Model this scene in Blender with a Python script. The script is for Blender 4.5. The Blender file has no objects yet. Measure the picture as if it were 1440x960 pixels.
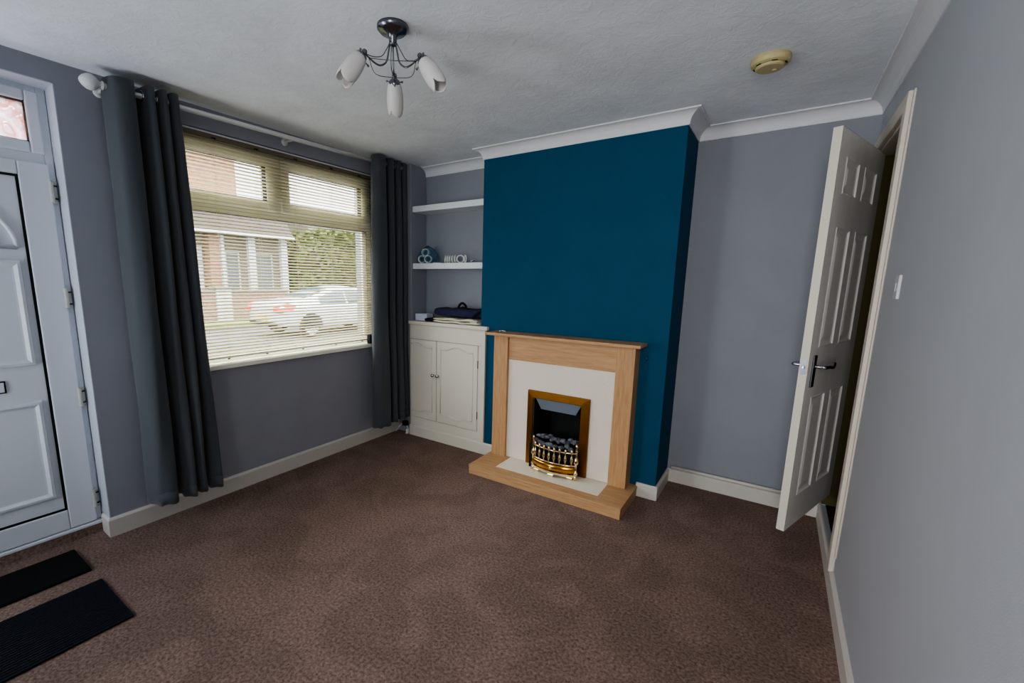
import bpy, bmesh, math, random
from mathutils import Vector, Matrix
random.seed(7)
sc = bpy.context.scene
COL = sc.collection
PI = math.pi

# ------------------------------------------------------------------ materials
def srgb(r, g, b):
    f = lambda c: (c/12.92 if c <= .04045 else ((c+.055)/1.055)**2.4)
    return (f(r/255), f(g/255), f(b/255), 1)

def M(name, col, rough=.6, metal=0.0, spec=.3, var=0.0, vscale=6, vdetail=4, col2=None, bump=0.0, bscale=120,
      bdist=.01, stretch=None, sheen=0, trans=0, vlo=.35, vhi=.65, coat=0):
    m = bpy.data.materials.new(name); m.use_nodes = True
    nt = m.node_tree; b = nt.nodes['Principled BSDF']
    b.inputs['Base Color'].default_value = col
    b.inputs['Roughness'].default_value = rough
    b.inputs['Metallic'].default_value = metal
    b.inputs['Specular IOR Level'].default_value = spec
    if sheen: b.inputs['Sheen Weight'].default_value = sheen
    if trans: b.inputs['Transmission Weight'].default_value = trans
    if coat: b.inputs['Coat Weight'].default_value = coat
    tc = nt.nodes.new('ShaderNodeTexCoord'); mp = nt.nodes.new('ShaderNodeMapping')
    nt.links.new(tc.outputs['Object'], mp.inputs['Vector'])
    if stretch: mp.inputs['Scale'].default_value = stretch
    if var or col2:
        n = nt.nodes.new('ShaderNodeTexNoise'); n.inputs['Scale'].default_value = vscale
        n.inputs['Detail'].default_value = vdetail; n.inputs['Roughness'].default_value = .65
        nt.links.new(mp.outputs['Vector'], n.inputs['Vector'])
        r = nt.nodes.new('ShaderNodeValToRGB')
        if col2 is None:
            c1 = tuple(c*(1-var) for c in col[:3])+(1,); c2 = tuple(min(1, c*(1+var)) for c in col[:3])+(1,)
        else: c1, c2 = col, col2
        r.color_ramp.elements[0].position = vlo; r.color_ramp.elements[0].color = c1
        r.color_ramp.elements[1].position = vhi; r.color_ramp.elements[1].color = c2
        nt.links.new(n.outputs['Fac'], r.inputs['Fac']); nt.links.new(r.outputs['Color'], b.inputs['Base Color'])
    if bump:
        n2 = nt.nodes.new('ShaderNodeTexNoise'); n2.inputs['Scale'].default_value = bscale; n2.inputs['Detail'].default_value = 3
        nt.links.new(mp.outputs['Vector'], n2.inputs['Vector'])
        bp = nt.nodes.new('ShaderNodeBump'); bp.inputs['Strength'].default_value = bump; bp.inputs['Distance'].default_value = bdist
        nt.links.new(n2.outputs['Fac'], bp.inputs['Height']); nt.links.new(bp.outputs['Normal'], b.inputs['Normal'])
    return m

def M_brick(name, c1, c2, mortar, scale=1.0):
    m = M(name, c1, .9); nt = m.node_tree; b = nt.nodes['Principled BSDF']
    tc = nt.nodes.new('ShaderNodeTexCoord'); sp = nt.nodes.new('ShaderNodeSeparateXYZ'); cb = nt.nodes.new('ShaderNodeCombineXYZ')
    ad = nt.nodes.new('ShaderNodeMath'); ad.operation = 'ADD'
    nt.links.new(tc.outputs['Object'], sp.inputs[0]); nt.links.new(sp.outputs['X'], ad.inputs[0]); nt.links.new(sp.outputs['Y'], ad.inputs[1])
    nt.links.new(ad.outputs[0], cb.inputs[0]); nt.links.new(sp.outputs['Z'], cb.inputs[1])
    br = nt.nodes.new('ShaderNodeTexBrick'); br.inputs['Color1'].default_value = c1; br.inputs['Color2'].default_value = c2
    br.inputs['Mortar'].default_value = mortar; br.inputs['Scale'].default_value = scale
    br.inputs['Brick Width'].default_value = .225; br.inputs['Row Height'].default_value = .075; br.inputs['Mortar Size'].default_value = .01
    nt.links.new(cb.outputs[0], br.inputs['Vector']); nt.links.new(br.outputs['Color'], b.inputs['Base Color'])
    return m

def M_glass(name, tint=(1, 1, 1, 1), refl=.06, bump=0, bscale=20, rough=0.0):
    m = bpy.data.materials.new(name); m.use_nodes = True; nt = m.node_tree; nt.nodes.clear()
    out = nt.nodes.new('ShaderNodeOutputMaterial'); mx = nt.nodes.new('ShaderNodeMixShader')
    gl = nt.nodes.new('ShaderNodeBsdfGlossy'); gl.inputs['Roughness'].default_value = rough
    mx.inputs[0].default_value = refl
    t = nt.nodes.new('ShaderNodeBsdfTransparent'); t.inputs['Color'].default_value = tint
    nt.links.new(t.outputs[0], mx.inputs[1]); nt.links.new(gl.outputs[0], mx.inputs[2]); nt.links.new(mx.outputs[0], out.inputs['Surface'])
    return m

# ------------------------------------------------------------------ mesh helpers
class MB:
    def __init__(s): s.bm = bmesh.new()
    def box(s, x0, x1, y0, y1, z0, z1, mat=None):
        v = [s.bm.verts.new(p) for p in ((x0,y0,z0),(x1,y0,z0),(x1,y1,z0),(x0,y1,z0),(x0,y0,z1),(x1,y0,z1),(x1,y1,z1),(x0,y1,z1))]
        if mat is not None:
            for q in v: q.co = mat @ q.co
        for f in ((0,3,2,1),(4,5,6,7),(0,1,5,4),(1,2,6,5),(2,3,7,6),(3,0,4,7)): s.bm.faces.new([v[i] for i in f])
        return s
    def quad(s, *pts):
        s.bm.faces.new([s.bm.verts.new(p) for p in pts]); return s
    def tube(s, pts, r, n=10, closed=False, cap=True):
        pts = [Vector(p) for p in pts]; N = len(pts); rings = []
        rr = r if isinstance(r, (list, tuple)) else [r]*N
        up = None
        for i, p in enumerate(pts):
            if closed: t = pts[(i+1) % N]-pts[i-1]
            else: t = pts[min(i+1, N-1)]-pts[max(i-1, 0)]
            t.normalize()
            if up is None:
                up = Vector((0,0,1)) if abs(t.z) < .9 else Vector((1,0,0))
            a = t.cross(up)
            if a.length < 1e-5: a = t.cross(Vector((0,1,0)))
            a.normalize(); b = a.cross(t).normalized(); up = b
            rings.append([s.bm.verts.new(p+rr[i]*(math.cos(2*PI*k/n)*a+math.sin(2*PI*k/n)*b)) for k in range(n)])
        for i in range(N if closed else N-1):
            A, B = rings[i], rings[(i+1) % N]
            for k in range(n): s.bm.faces.new((A[k], A[(k+1) % n], B[(k+1) % n], B[k]))
        if cap and not closed:
            s.bm.faces.new(rings[0][::-1]); s.bm.faces.new(rings[-1])
        return s
    def lathe(s, prof, n=24, mat=None, caps=True):
        rings = []
        for r, z in prof:
            rings.append([Vector((r*math.cos(2*PI*k/n), r*math.sin(2*PI*k/n), z)) for k in range(n)])
        vs = [[s.bm.verts.new(mat @ p if mat is not None else p) for p in R] for R in rings]
        for A, B in zip(vs, vs[1:]):
            for k in range(n): s.bm.faces.new((A[k], A[(k+1) % n], B[(k+1) % n], B[k]))
        if caps:
            s.bm.faces.new(vs[0][::-1]); s.bm.faces.new(vs[-1])
        return s
    def prism(s, poly, vec):
        vec = Vector(vec); a = [s.bm.verts.new(p) for p in poly]; b = [s.bm.verts.new(Vector(p)+vec) for p in poly]; n = len(a)
        s.bm.faces.new(a[::-1]); s.bm.faces.new(b)
        for k in range(n): s.bm.faces.new((a[k], a[(k+1) % n], b[(k+1) % n], b[k]))
        return s
    def grid(s, f, nu, nv, closed_u=False):
        V = [[s.bm.verts.new(f(i, j)) for j in range(nv)] for i in range(nu)]
        for i in range(nu if closed_u else nu-1):
            for j in range(nv-1):
                A, B = V[i], V[(i+1) % nu]
                s.bm.faces.new((A[j], B[j], B[j+1], A[j+1]))
        return V
    def ball(s, c, r, n=14, sc=(1,1,1), mat=None):
        prof = [(math.sin(PI*k/10)*r, -math.cos(PI*k/10)*r) for k in range(1, 10)]
        m = Matrix.Translation(c) @ Matrix.Diagonal((*sc, 1))
        if mat is not None: m = mat @ m
        return s.lathe(prof, n, m)

def link(name, mb, mat, parent=None, smooth=False, bevel=0, kind=None, seg=2, solid=0, subsurf=0):
    bm = mb.bm if isinstance(mb, MB) else mb
    bmesh.ops.recalc_face_normals(bm, faces=bm.faces)
    me = bpy.data.meshes.new(name); bm.to_mesh(me); bm.free()
    o = bpy.data.objects.new(name, me); COL.objects.link(o)
    me.materials.append(mat)
    if smooth:
        for p in me.polygons: p.use_smooth = True
    if solid:
        q = o.modifiers.new('s', 'SOLIDIFY'); q.thickness = solid; q.offset = 0
    if bevel:
        q = o.modifiers.new('b', 'BEVEL'); q.width = bevel; q.segments = seg; q.limit_method = 'ANGLE'; q.angle_limit = math.radians(40)
    if subsurf:
        q = o.modifiers.new('u', 'SUBSURF'); q.levels = subsurf; q.render_levels = subsurf
    if parent is not None:
        o.parent = parent
        o.matrix_parent_inverse = parent.matrix_basis.inverted() if parent.parent is None else Matrix.Identity(4)
    if kind: o['kind'] = kind
    return o

def thing(name, label, cat, loc=(0,0,0), group=None, kind=None):
    o = bpy.data.objects.new(name, None); COL.objects.link(o); o.location = loc; o.empty_display_size = .05
    if kind: o['kind'] = kind
    else:
        o['label'] = label; o['category'] = cat
    if group: o['group'] = group
    return o

def tag(o, label, cat, group=None):
    o['label'] = label; o['category'] = cat
    if group: o['group'] = group
    return o

def local_link(name, mb, mat, parent, **k):
    """part whose mesh is given in the parent's own coordinates"""
    o = link(name, mb, mat, None, **k)
    o.parent = parent
    return o

def catmull(P, n=8):
    P = [Vector(p) for p in P]; Q = [P[0]*2-P[1]]+P+[P[-1]*2-P[-2]]; out = []
    for i in range(1, len(Q)-2):
        a, b, c, d = Q[i-1:i+3]
        for k in range(n):
            t = k/n
            out.append(.5*((2*b)+(c-a)*t+(2*a-5*b+4*c-d)*t*t+(3*b-a-3*c+d)*t**3))
    out.append(P[-1]); return out

# ------------------------------------------------------------------ layout (metres, fitted from the photo)
W, H = 3.2545, 2.42
X1, X2, D = .945, 2.361, .385          # chimney breast
NX, ND = .184, .378                    # boxed-in nib in the window corner
AB = -.17                              # back of the left alcove
YR = -4.75                             # wall behind the camera
# ------------------------------------------------------------------ materials used
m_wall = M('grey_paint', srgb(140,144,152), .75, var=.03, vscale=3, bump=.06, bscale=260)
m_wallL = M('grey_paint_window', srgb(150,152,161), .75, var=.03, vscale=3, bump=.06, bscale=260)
m_right = M('grey_paint_lit', srgb(178,182,188), .7, var=.02, vscale=3, bump=.06, bscale=240)  # same grey wall paint, the brighter light here put into its colour
m_blue = M('teal_blue_paint', srgb(26,76,103), .75, spec=.15, var=.05, vscale=5, bump=.08, bscale=260)
m_ceil = M('textured_ceiling_paint', srgb(232,237,243), .8, col2=None, var=.05, vscale=4, bump=0)
# artex texture
def artex(m):
    nt = m.node_tree; b = nt.nodes['Principled BSDF']
    tc = nt.nodes.new('ShaderNodeTexCoord')
    n = nt.nodes.new('ShaderNodeTexNoise'); n.inputs['Scale'].default_value = 14; n.inputs['Detail'].default_value = 7; n.inputs['Distortion'].default_value = 1.2; n.inputs['Roughness'].default_value = .7
    nt.links.new(tc.outputs['Object'], n.inputs['Vector'])
    r = nt.nodes.new('ShaderNodeValToRGB'); r.color_ramp.elements[0].position = .45; r.color_ramp.elements[1].position = .62
    nt.links.new(n.outputs['Fac'], r.inputs['Fac'])
    n3 = nt.nodes.new('ShaderNodeTexNoise'); n3.inputs['Scale'].default_value = 1.7; n3.inputs['Detail'].default_value = 2
    nt.links.new(tc.outputs['Object'], n3.inputs['Vector'])
    mu = nt.nodes.new('ShaderNodeMath'); mu.operation = 'MULTIPLY'
    nt.links.new(r.outputs['Color'], mu.inputs[0]); nt.links.new(n3.outputs['Fac'], mu.inputs[1])
    bp = nt.nodes.new('ShaderNodeBump'); bp.inputs['Strength'].default_value = .3; bp.inputs['Distance'].default_value = .006
    nt.links.new(mu.outputs[0], bp.inputs['Height']); nt.links.new(bp.outputs['Normal'], b.inputs['Normal'])
artex(m_ceil)
m_cove = M('coving_white', srgb(214,216,220), .6)
m_skirt = M('skirting_white_gloss', srgb(205,200,192), .4, spec=.4)
m_carpet = M('brown_carpet', srgb(122,97,88), 1.0, spec=.02, col2=srgb(214,184,170), vscale=85, vdetail=8, bump=1.0, bscale=420, bdist=.02, vlo=.3, vhi=.7)
def patchy(m, dark=.72, scale=2.2):
    """worn, brushed patches multiplied over a base colour"""
    nt = m.node_tree; b = nt.nodes['Principled BSDF']; l = b.inputs['Base Color'].links[0]; src = l.from_socket
    tc = nt.nodes.new('ShaderNodeTexCoord'); n = nt.nodes.new('ShaderNodeTexNoise'); n.inputs['Scale'].default_value = scale; n.inputs['Detail'].default_value = 3; n.inputs['Distortion'].default_value = .8
    nt.links.new(tc.outputs['Object'], n.inputs['Vector'])
    r = nt.nodes.new('ShaderNodeValToRGB'); r.color_ramp.elements[0].position = .42; r.color_ramp.elements[0].color = (dark,dark,dark,1)
    r.color_ramp.elements[1].position = .58; r.color_ramp.elements[1].color = (1,1,1,1)
    nt.links.new(n.outputs['Fac'], r.inputs['Fac'])
    mx = nt.nodes.new('ShaderNodeMix'); mx.data_type = 'RGBA'; mx.blend_type = 'MULTIPLY'; mx.inputs[0].default_value = 1
    nt.links.new(src, mx.inputs[6]); nt.links.new(r.outputs['Color'], mx.inputs[7]); nt.links.new(mx.outputs[2], b.inputs['Base Color'])
patchy(m_carpet, .84, 3.5)
m_oakV = M('oak_vertical', srgb(176,134,92), .5, col2=srgb(194,156,114), vscale=9, vdetail=5, stretch=(9,9,.7), bump=.05, bscale=60)
m_oakH = M('oak_horizontal', srgb(178,138,98), .5, col2=srgb(197,160,119), vscale=9, vdetail=5, stretch=(.7,9,9), bump=.05, bscale=60)
m_cream = M('cream_hearth_panel', srgb(226,217,203), .45, var=.02, vscale=60)
m_cream2 = M('cream_hearth_slab', srgb(236,229,210), .45, var=.02, vscale=60)
m_cup = M('cream_gloss_paint', srgb(212,207,192), .45, spec=.4)
m_white = M('white_paint', srgb(225,227,229), .45)
m_shelf = M('white_shelf_laminate', srgb(222,228,232), .4)
m_door = M('white_door_paint', srgb(232,229,227), .45, var=.02, vscale=14, bump=.05, bscale=90, stretch=(1,1,.2))
m_doorEdge = M('cream_door_edge', srgb(214,210,196), .5)
m_upvc = M('white_upvc', srgb(214,218,226), .35, spec=.45)
m_upvcC = M('cream_upvc', srgb(254,253,238), .4)
m_blind = M('cream_blind_slats', srgb(196,190,168), .35, spec=.35)
def translucify(m, col, fac):
    nt = m.node_tree; b = nt.nodes['Principled BSDF']; out = [n for n in nt.nodes if n.type == 'OUTPUT_MATERIAL'][0]
    t = nt.nodes.new('ShaderNodeBsdfTranslucent'); t.inputs['Color'].default_value = col
    mx = nt.nodes.new('ShaderNodeMixShader'); mx.inputs[0].default_value = fac
    nt.links.new(b.outputs[0], mx.inputs[1]); nt.links.new(t.outputs[0], mx.inputs[2]); nt.links.new(mx.outputs[0], out.inputs['Surface'])
translucify(m_blind, srgb(253,249,224), .62)
m_headrail = M('shaded_headrail', srgb(118,108,92), .45)  # unlit headrail front: its shade is put into this dark colour
m_curt = M('charcoal_curtain', srgb(76,81,85), .85, spec=.15, var=.06, vscale=300, bump=.15, bscale=900, sheen=.2)
m_pole = M('white_curtain_pole', srgb(214,214,214), .3)
m_chrome = M('chrome', srgb(190,192,196), .18, 1.0)
m_steel = M('dark_satin_chrome', srgb(120,122,128), .25, 1.0)
m_brass = M('polished_brass', srgb(196,146,62), .16, 1.0)
m_brassF = M('brushed_brass_trim', srgb(140,96,46), .34, 1.0, var=.06, vscale=8)
m_brassB = M('bright_brass_fret', srgb(226,210,172), .14, 1.0)
m_black = M('matt_black', srgb(14,15,15), .7)
m_black2 = M('firebox_black', srgb(22,24,23), .75, var=.2, vscale=20)
m_hood = M('blue_grey_steel_hood', srgb(128,140,154), .45)
m_coal = M('grey_coal', srgb(104,107,114), .9, var=.35, vscale=30, bump=.5, bscale=80)
m_alarm = M('yellowed_plastic', srgb(186,174,132), .5)
m_slot = M('dark_slot', srgb(52,45,28), .8)
m_shade = M('frosted_white_glass', srgb(226,222,220), .35, spec=.4)
translucify(m_shade, srgb(230,228,226), .25)
m_mat1 = M('black_fibre_mat', srgb(9,9,10), 1, bump=1, bscale=300, bdist=.02)
m_mat2 = M('navy_ribbed_mat', srgb(20,24,34), .95, bump=.8, bscale=200, bdist=.01, var=.2, vscale=120)
m_navy = M('navy_fabric', srgb(40,44,72), .9, bump=.2, bscale=300, var=.12, vscale=25)
m_navyD = M('black_navy_fabric', srgb(20,23,34), .9, bump=.2, bscale=300)
m_linen = M('cream_cotton', srgb(216,210,188), .9, bump=.3, bscale=120, var=.05, vscale=18)
m_ring = M('white_plastic_ring', srgb(226,226,220), .35)
m_card = M('white_card', srgb(205,208,226), .7)
m_stair = M('olive_stair_wall', srgb(88,82,52), .9, var=.05)
m_landing = M('dark_carpet', srgb(62,54,42), 1, bump=.8, bscale=350, var=.2, vscale=60)
m_glass = M_glass('window_glass')
m_asph = M('pale_asphalt', srgb(92,95,99), .9, var=.06, vscale=30)
m_pave = M('pale_concrete_paving', srgb(108,108,104), .9, var=.05, vscale=8)
m_brick = M_brick('orange_brick', srgb(150,92,62), srgb(166,110,80), srgb(160,140,120))
m_brickR = M_brick('red_brick', srgb(126,84,70), srgb(140,98,82), srgb(150,136,122))
m_render = M('cream_render', srgb(128,121,102), .9, var=.03)
m_whiteX = M('white_exterior_paint', srgb(200,202,204), .5)
m_tile = M('grey_brown_roof_tile', srgb(84,76,70), .9, var=.15, vscale=18, bump=.4, bscale=25)
m_leaf = M('hedge_leaf', srgb(66,78,34), .8, col2=srgb(104,114,60), vscale=3)
m_stem = M('hedge_stem', srgb(70,62,44), .9)
m_grass = M('verge_grass', srgb(96,116,58), 1, col2=srgb(134,148,80), vscale=25, bump=.8, bscale=120)
m_carp = M('silver_white_car_paint', srgb(205,210,216), .25, spec=.5, coat=.6)
m_carg = M('blue_tinted_car_glass', srgb(60,84,98), .1, spec=.6)
m_tyre = M('tyre_rubber', srgb(26,26,28), .8)
m_rim = M('alloy_rim', srgb(225,228,232), .3, .4)
m_lamp = M('red_lamp_lens', srgb(214,40,40), .2)
m_lampW = M('clear_lamp_lens', srgb(230,220,220), .2)
m_plate = M('yellow_number_plate', srgb(240,206,70), .4)

# ------------------------------------------------------------------ room shell
dx_, DY0_, DY1_ = -.13, -3.62, -2.66
mb = MB().box(-.14, W+.0, YR-.1, .1, -.12, 0); mb.box(-.26, dx_+.022, DY0_+.001, DY1_-.005, -.12, .0495); link('floor', mb, m_carpet, kind='structure')
mb = MB().box(-.3, W+.25, YR-.2, .3, H, H+.12); link('ceiling', mb, m_ceil, kind='structure')
# window wall with its two openings
WY0, WY1, WZ0, WZ1 = -2.35, -.61, .868, 2.30
DY0, DY1, DZ1 = -3.62, -2.66, 2.322
mb = MB()
for b in ((YR-.2, DY0, -.3, H), (DY0, DY1, DZ1, H), (DY1, WY0, -.3, H), (WY0, WY1, -.3, WZ0), (WY0, WY1, WZ1, H), (WY1, .2, -.3, H)):
    mb.box(-.28, 0, b[0], b[1], b[2], b[3])
link('wall_left', mb, m_wallL, kind='structure')
# back wall of both alcoves, nib
mb = MB().box(0, X1, AB, .2, 0, H).box(X2, W+.15, 0, .2, 0, H)
link('wall_back', mb, m_wall, kind='structure')
link('wall_nib', MB().box(0, NX, -ND, AB, 0, H), m_wall, kind='structure', bevel=.006)
# chimney breast with the fire opening
FX0, FX1, FZ0, FZ1 = 1.47, 1.90, .075, .60
mb = MB()
mb.box(X1, FX0, -D, .2, 0, H).box(FX1, X2, -D, .2, 0, H).box(FX0, FX1, -D, .2, FZ1, H).box(FX0, FX1, -D, .2, 0, FZ0)
link('wall_chimney', mb, m_blue, kind='structure')
# right wall with the stair door opening
OY0, OY1, OZ0, OZ1 = -.755, -.02, .10, 2.142
mb = MB().box(W, W+.11, YR-.2, OY0, 0, H).box(W, W+.11, OY1, .2, 0, H).box(W, W+.11, OY0, OY1, OZ1, H).box(W, W+.11, OY0, OY1, -.1, OZ0-.004)
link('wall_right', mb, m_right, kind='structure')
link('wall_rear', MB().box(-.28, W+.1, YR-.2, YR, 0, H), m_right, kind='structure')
# enclosed stair foot behind the door
mb = MB().box(W+.11, W+1.35, .06, .16, -.1, 2.9).box(W+.11, W+1.35, -1.35, -1.25, -.1, 2.9).box(W+1.25, W+1.35, -1.25, .06, -.1, 2.9).box(W+.11, W+1.35, -1.25, .06, 2.42, 2.5)
mb.box(W+.0, W+.11, OY1-.001, OY1+.02, OZ0, OZ1)
link('wall_stair', mb, m_stair, kind='structure')
mb = MB().box(W+.02, W+1.3, -1.3, .1, -.1, OZ0).box(W+.75, W+1.3, -1.3, .1, OZ0, OZ0+.19)
link('floor_landing', mb, m_landing, kind='structure')

# coving: concave profile swept with mitred corners
def sweep_plan(path, prof, name, mat, side=1):
    """path: plan points (x,y); prof: (out, z) points; out is measured to the right of travel * side"""
    n = len(path); mb = MB(); secs = []
    for i, p in enumerate(path):
        p = Vector(p)
        d0 = (Vector(path[i])-Vector(path[i-1])).normalized() if i > 0 else None
        d1 = (Vector(path[i+1])-Vector(path[i])).normalized() if i < n-1 else None
        nr = lambda d: Vector((d.y, -d.x))*side
        if d0 is None: o = nr(d1)
        elif d1 is None: o = nr(d0)
        else:
            a, b = nr(d0), nr(d1); o = (a+b)/(1+a.dot(b))
        secs.append([mb.bm.verts.new((p.x+o.x*q, p.y+o.y*q, z)) for q, z in prof])
    m = len(prof)
    for A, B in zip(secs, secs[1:]):
        for k in range(m): mb.bm.faces.new((A[k], A[(k+1) % m], B[(k+1) % m], B[k]))
    mb.bm.faces.new(secs[0][::-1]); mb.bm.faces.new(secs[-1])
    return link(name, mb, mat, kind='structure')
CV = .075
prof = [(0, H), (0, H-CV), (.006, H-CV)]
for k in range(0, 9):
    a = PI/2*k/8
    prof.append((.008+(CV-.016)*(1-math.cos(a)), H-CV+.006+(CV-.014)*math.sin(a)))
prof += [(CV-.006, H-.006), (CV-.006, H)]
sweep_plan([(NX, AB), (X1, AB), (X1, -D), (X2, -D), (X2, 0), (W, 0), (W, YR)], prof, 'trim_1', m_cove)
# skirting boards
BH = .095
sk = lambda h, t=.016: [(0, 0), (t, 0), (t, h-.012), (t-.007, h-.002), (t-.009, h), (0, h)]
sweep_plan([(-.10, DY1), (0, DY1), (0, -ND)], [(q, z) for q, z in sk(.108)], 'baseboard_left', m_skirt)
sweep_plan([(0, -ND), (NX, -ND)], sk(.085, .004), 'baseboard_nib', m_wall)
sweep_plan([(2.24, -D), (X2, -D), (X2, 0), (W, 0), (W, YR)], sk(BH), 'baseboard_right', m_skirt)
sweep_plan([(NX, -.406), (1.146, -.406)], sk(.1, .014), 'baseboard_cupboard', m_cup)
sweep_plan([(0, YR), (0, DY0)], sk(.108), 'baseboard_far', m_skirt)
sweep_plan([(W, YR), (0, YR)], sk(.108), 'baseboard_rear', m_skirt)
# pipe running over the skirting in the right alcove
mb = MB().tube([(X2+.03, -.022, BH+.019), (W-.005, -.022, BH+.019)], .0125, 10)
tag(link('pipe', mb, m_skirt, smooth=True), 'white heating pipe running along the top of the skirting in the right alcove', 'pipe')

# ------------------------------------------------------------------ main window
win = thing('window_1', '', '', (-.1, -1.48, .87), kind='structure')
fx0, fx1 = -.16, -.085
def rect_frame(mb, y0, y1, z0, z1, w, x0, x1):
    mb.box(x0, x1, y0, y0+w, z0, z1).box(x0, x1, y1-w, y1, z0, z1).box(x0, x1, y0+w, y1-w, z0, z0+w).box(x0, x1, y0+w, y1-w, z1-w, z1)
mb = MB(); rect_frame(mb, WY0, WY1, WZ0+.01, WZ1, .05, fx0, fx1)
mb.box(fx0, fx1, WY0+.05, WY1-.05, 1.84, 1.90)
mb.box(fx0, fx1, -1.51, -1.45, 1.90, WZ1-.05)
link('window_frame', mb, m_upvcC, win, bevel=.004)
for y0, y1 in ((WY0+.05, -1.51), (-1.45, WY1-.05)):
    mb = MB(); rect_frame(mb, y0-.008, y1+.008, 1.892, WZ1-.042, .066, fx0+.01, -.066)
    s = link('sash', mb, m_upvcC, win, bevel=.006)
    mb = MB(); rect_frame(mb, y0+.056, y1-.056, 1.956, WZ1-.106, .006, -.12, -.075)
    link('gasket', mb, m_black, s)
    mb = MB().box(-.125, -.121, y0+.05, y1-.05, 1.95, WZ1-.1); link('glass_pane', mb, m_glass, s)
mb = MB().box(-.125, -.121, WY0+.045, WY1-.045, WZ0+.055, 1.845); link('glass_pane', mb, m_glass, win)
mb = MB(); rect_frame(mb, WY0+.05, WY1-.05, WZ0+.06, 1.84, .006, -.13, -.081); link('gasket', mb, m_headrail, win)
mb = MB().box(-.09, .034, WY0-.03, WY1+.03, WZ0-.018, WZ0+.012); link('window_sill', mb, m_upvcC, win, bevel=.006)
mb = MB().box(-.36, -.14, WY0-.05, WY1+.05, WZ0-.06, WZ0-.01); link('outer_sill', mb, m_whiteX, win)

# venetian blind
bl = thing('venetian_blind', 'cream horizontal venetian blind with open slats hanging in the big window', 'blind', (-.03, -1.48, 2.28))
by0, by1 = WY0+.012, WY1-.012
bx, pitch, sw = -.034, .0214, .0255
ztop, zbot = 2.252, .925
mb = MB(); n = int((ztop-zbot)/pitch); tilt = math.radians(20)
for i in range(n+1):
    z = zbot+.012+i*pitch+random.uniform(-.0008, .0008); tl = math.radians(24-37*min(1, max(0, (z-1.80)/.22)))+random.uniform(-.03, .03)
    pr = []
    for k in range(6):
        u = (k/5-.5)*sw; h = .0030*(1-(2*k/5-1)**2)
        pr.append((bx+u*math.cos(tl)-h*math.sin(tl)*-1, z-u*math.sin(tl)+h*math.cos(tl)))
    sag = lambda y: -.0015*math.sin(PI*((y-by0)/(by1-by0))*4)**2
    ys = [by0+(by1-by0)*j/12 for j in range(13)]
    mb.grid(lambda a, b: (pr[b][0], ys[a], pr[b][1]+sag(ys[a])), 13, 6)
sl = link('slats', mb, m_blind, bl, smooth=True)
q = sl.modifiers.new('s', 'SOLIDIFY'); q.thickness = .0006
mb = MB().box(bx-.016, bx+.016, by0, by1, 2.262, 2.292); link('headrail', mb, m_headrail, bl, bevel=.002)
mb = MB().box(bx+.016, bx+.019, by0, by1, 2.287, 2.296); link('headrail_lip', mb, m_white, bl)
mb = MB().box(bx-.013, bx+.013, by0, by1, zbot-.017, zbot-.003); link('bottom_rail', mb, m_upvcC, bl, bevel=.003)
for y in (-2.2, -1.93, -1.66, -1.37, -1.06, -.78):
    mb = MB()
    for xx in (bx-.0135, bx+.0135): mb.tube([(xx, y, zbot-.01), (xx, y, 2.27)], .0008, 5)
    for i in range(n+1):
        z = zbot+.012+i*pitch; mb.box(bx-.0135, bx+.0135, y-.0006, y+.0006, z-.004, z-.0032)
    link('ladder_cord', mb, m_blind, bl)
    mb = MB().lathe([(.008, 0), (.008, .005), (.005, .008)], 12, Matrix.Translation((bx, y, zbot-.025))); link('cord_plug', mb, m_black, bl)
    mb = MB().box(bx+.01, bx+.02, y-.012, y+.012, 2.262, 2.27); link('rail_clip', mb, m_black, bl)

# curtains, pole
PZ0, PZ1 = 2.335, 2.374
pz = lambda y: PZ0+(PZ1-PZ0)*(y+2.5)/(2.05)
PX = .125
pole = thing('curtain_pole', 'white curtain pole with acorn finials above the big window', 'curtain pole', (PX, -1.45, 2.35))
link('rod', MB().tube([(PX, -2.50, pz(-2.50)), (PX, -.44, pz(-.44))], .0135, 14), m_pole, pole, smooth=True)
for y, sgn, k in ((-2.50, -1, 1.0), (-.455, 1, .5)):
    mt = Matrix.Translation((PX, y, pz(y))) @ Matrix.Rotation(-sgn*PI/2, 4, 'X')
    prof = [(.004, 0), (.017, .002), (.02, .008), (.014, .014), (.012, .018), (.018, .024), (.03, .036), (.036, .052), (.034, .068), (.024, .084), (.012, .094), (.002, .098)]
    if k < 1: prof = [(.006, 0), (.02, .006), (.031, .02), (.033, .032), (.026, .046), (.012, .055), (.002, .057)]
    link('finial', MB().lathe(prof, 20, mt), m_pole, pole, smooth=True)
for y in (-2.488, -1.46, -.47):
    mb = MB().tube([(0, y, pz(y)), (PX, y, pz(y))], .008, 10).lathe([(.024, 0), (.024, .006), (.016, .01)], 16, Matrix.Translation((0, y, pz(y))) @ Matrix.Rotation(PI/2, 4, 'Y'))
    link('bracket', mb, m_pole, pole, smooth=True)

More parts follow.
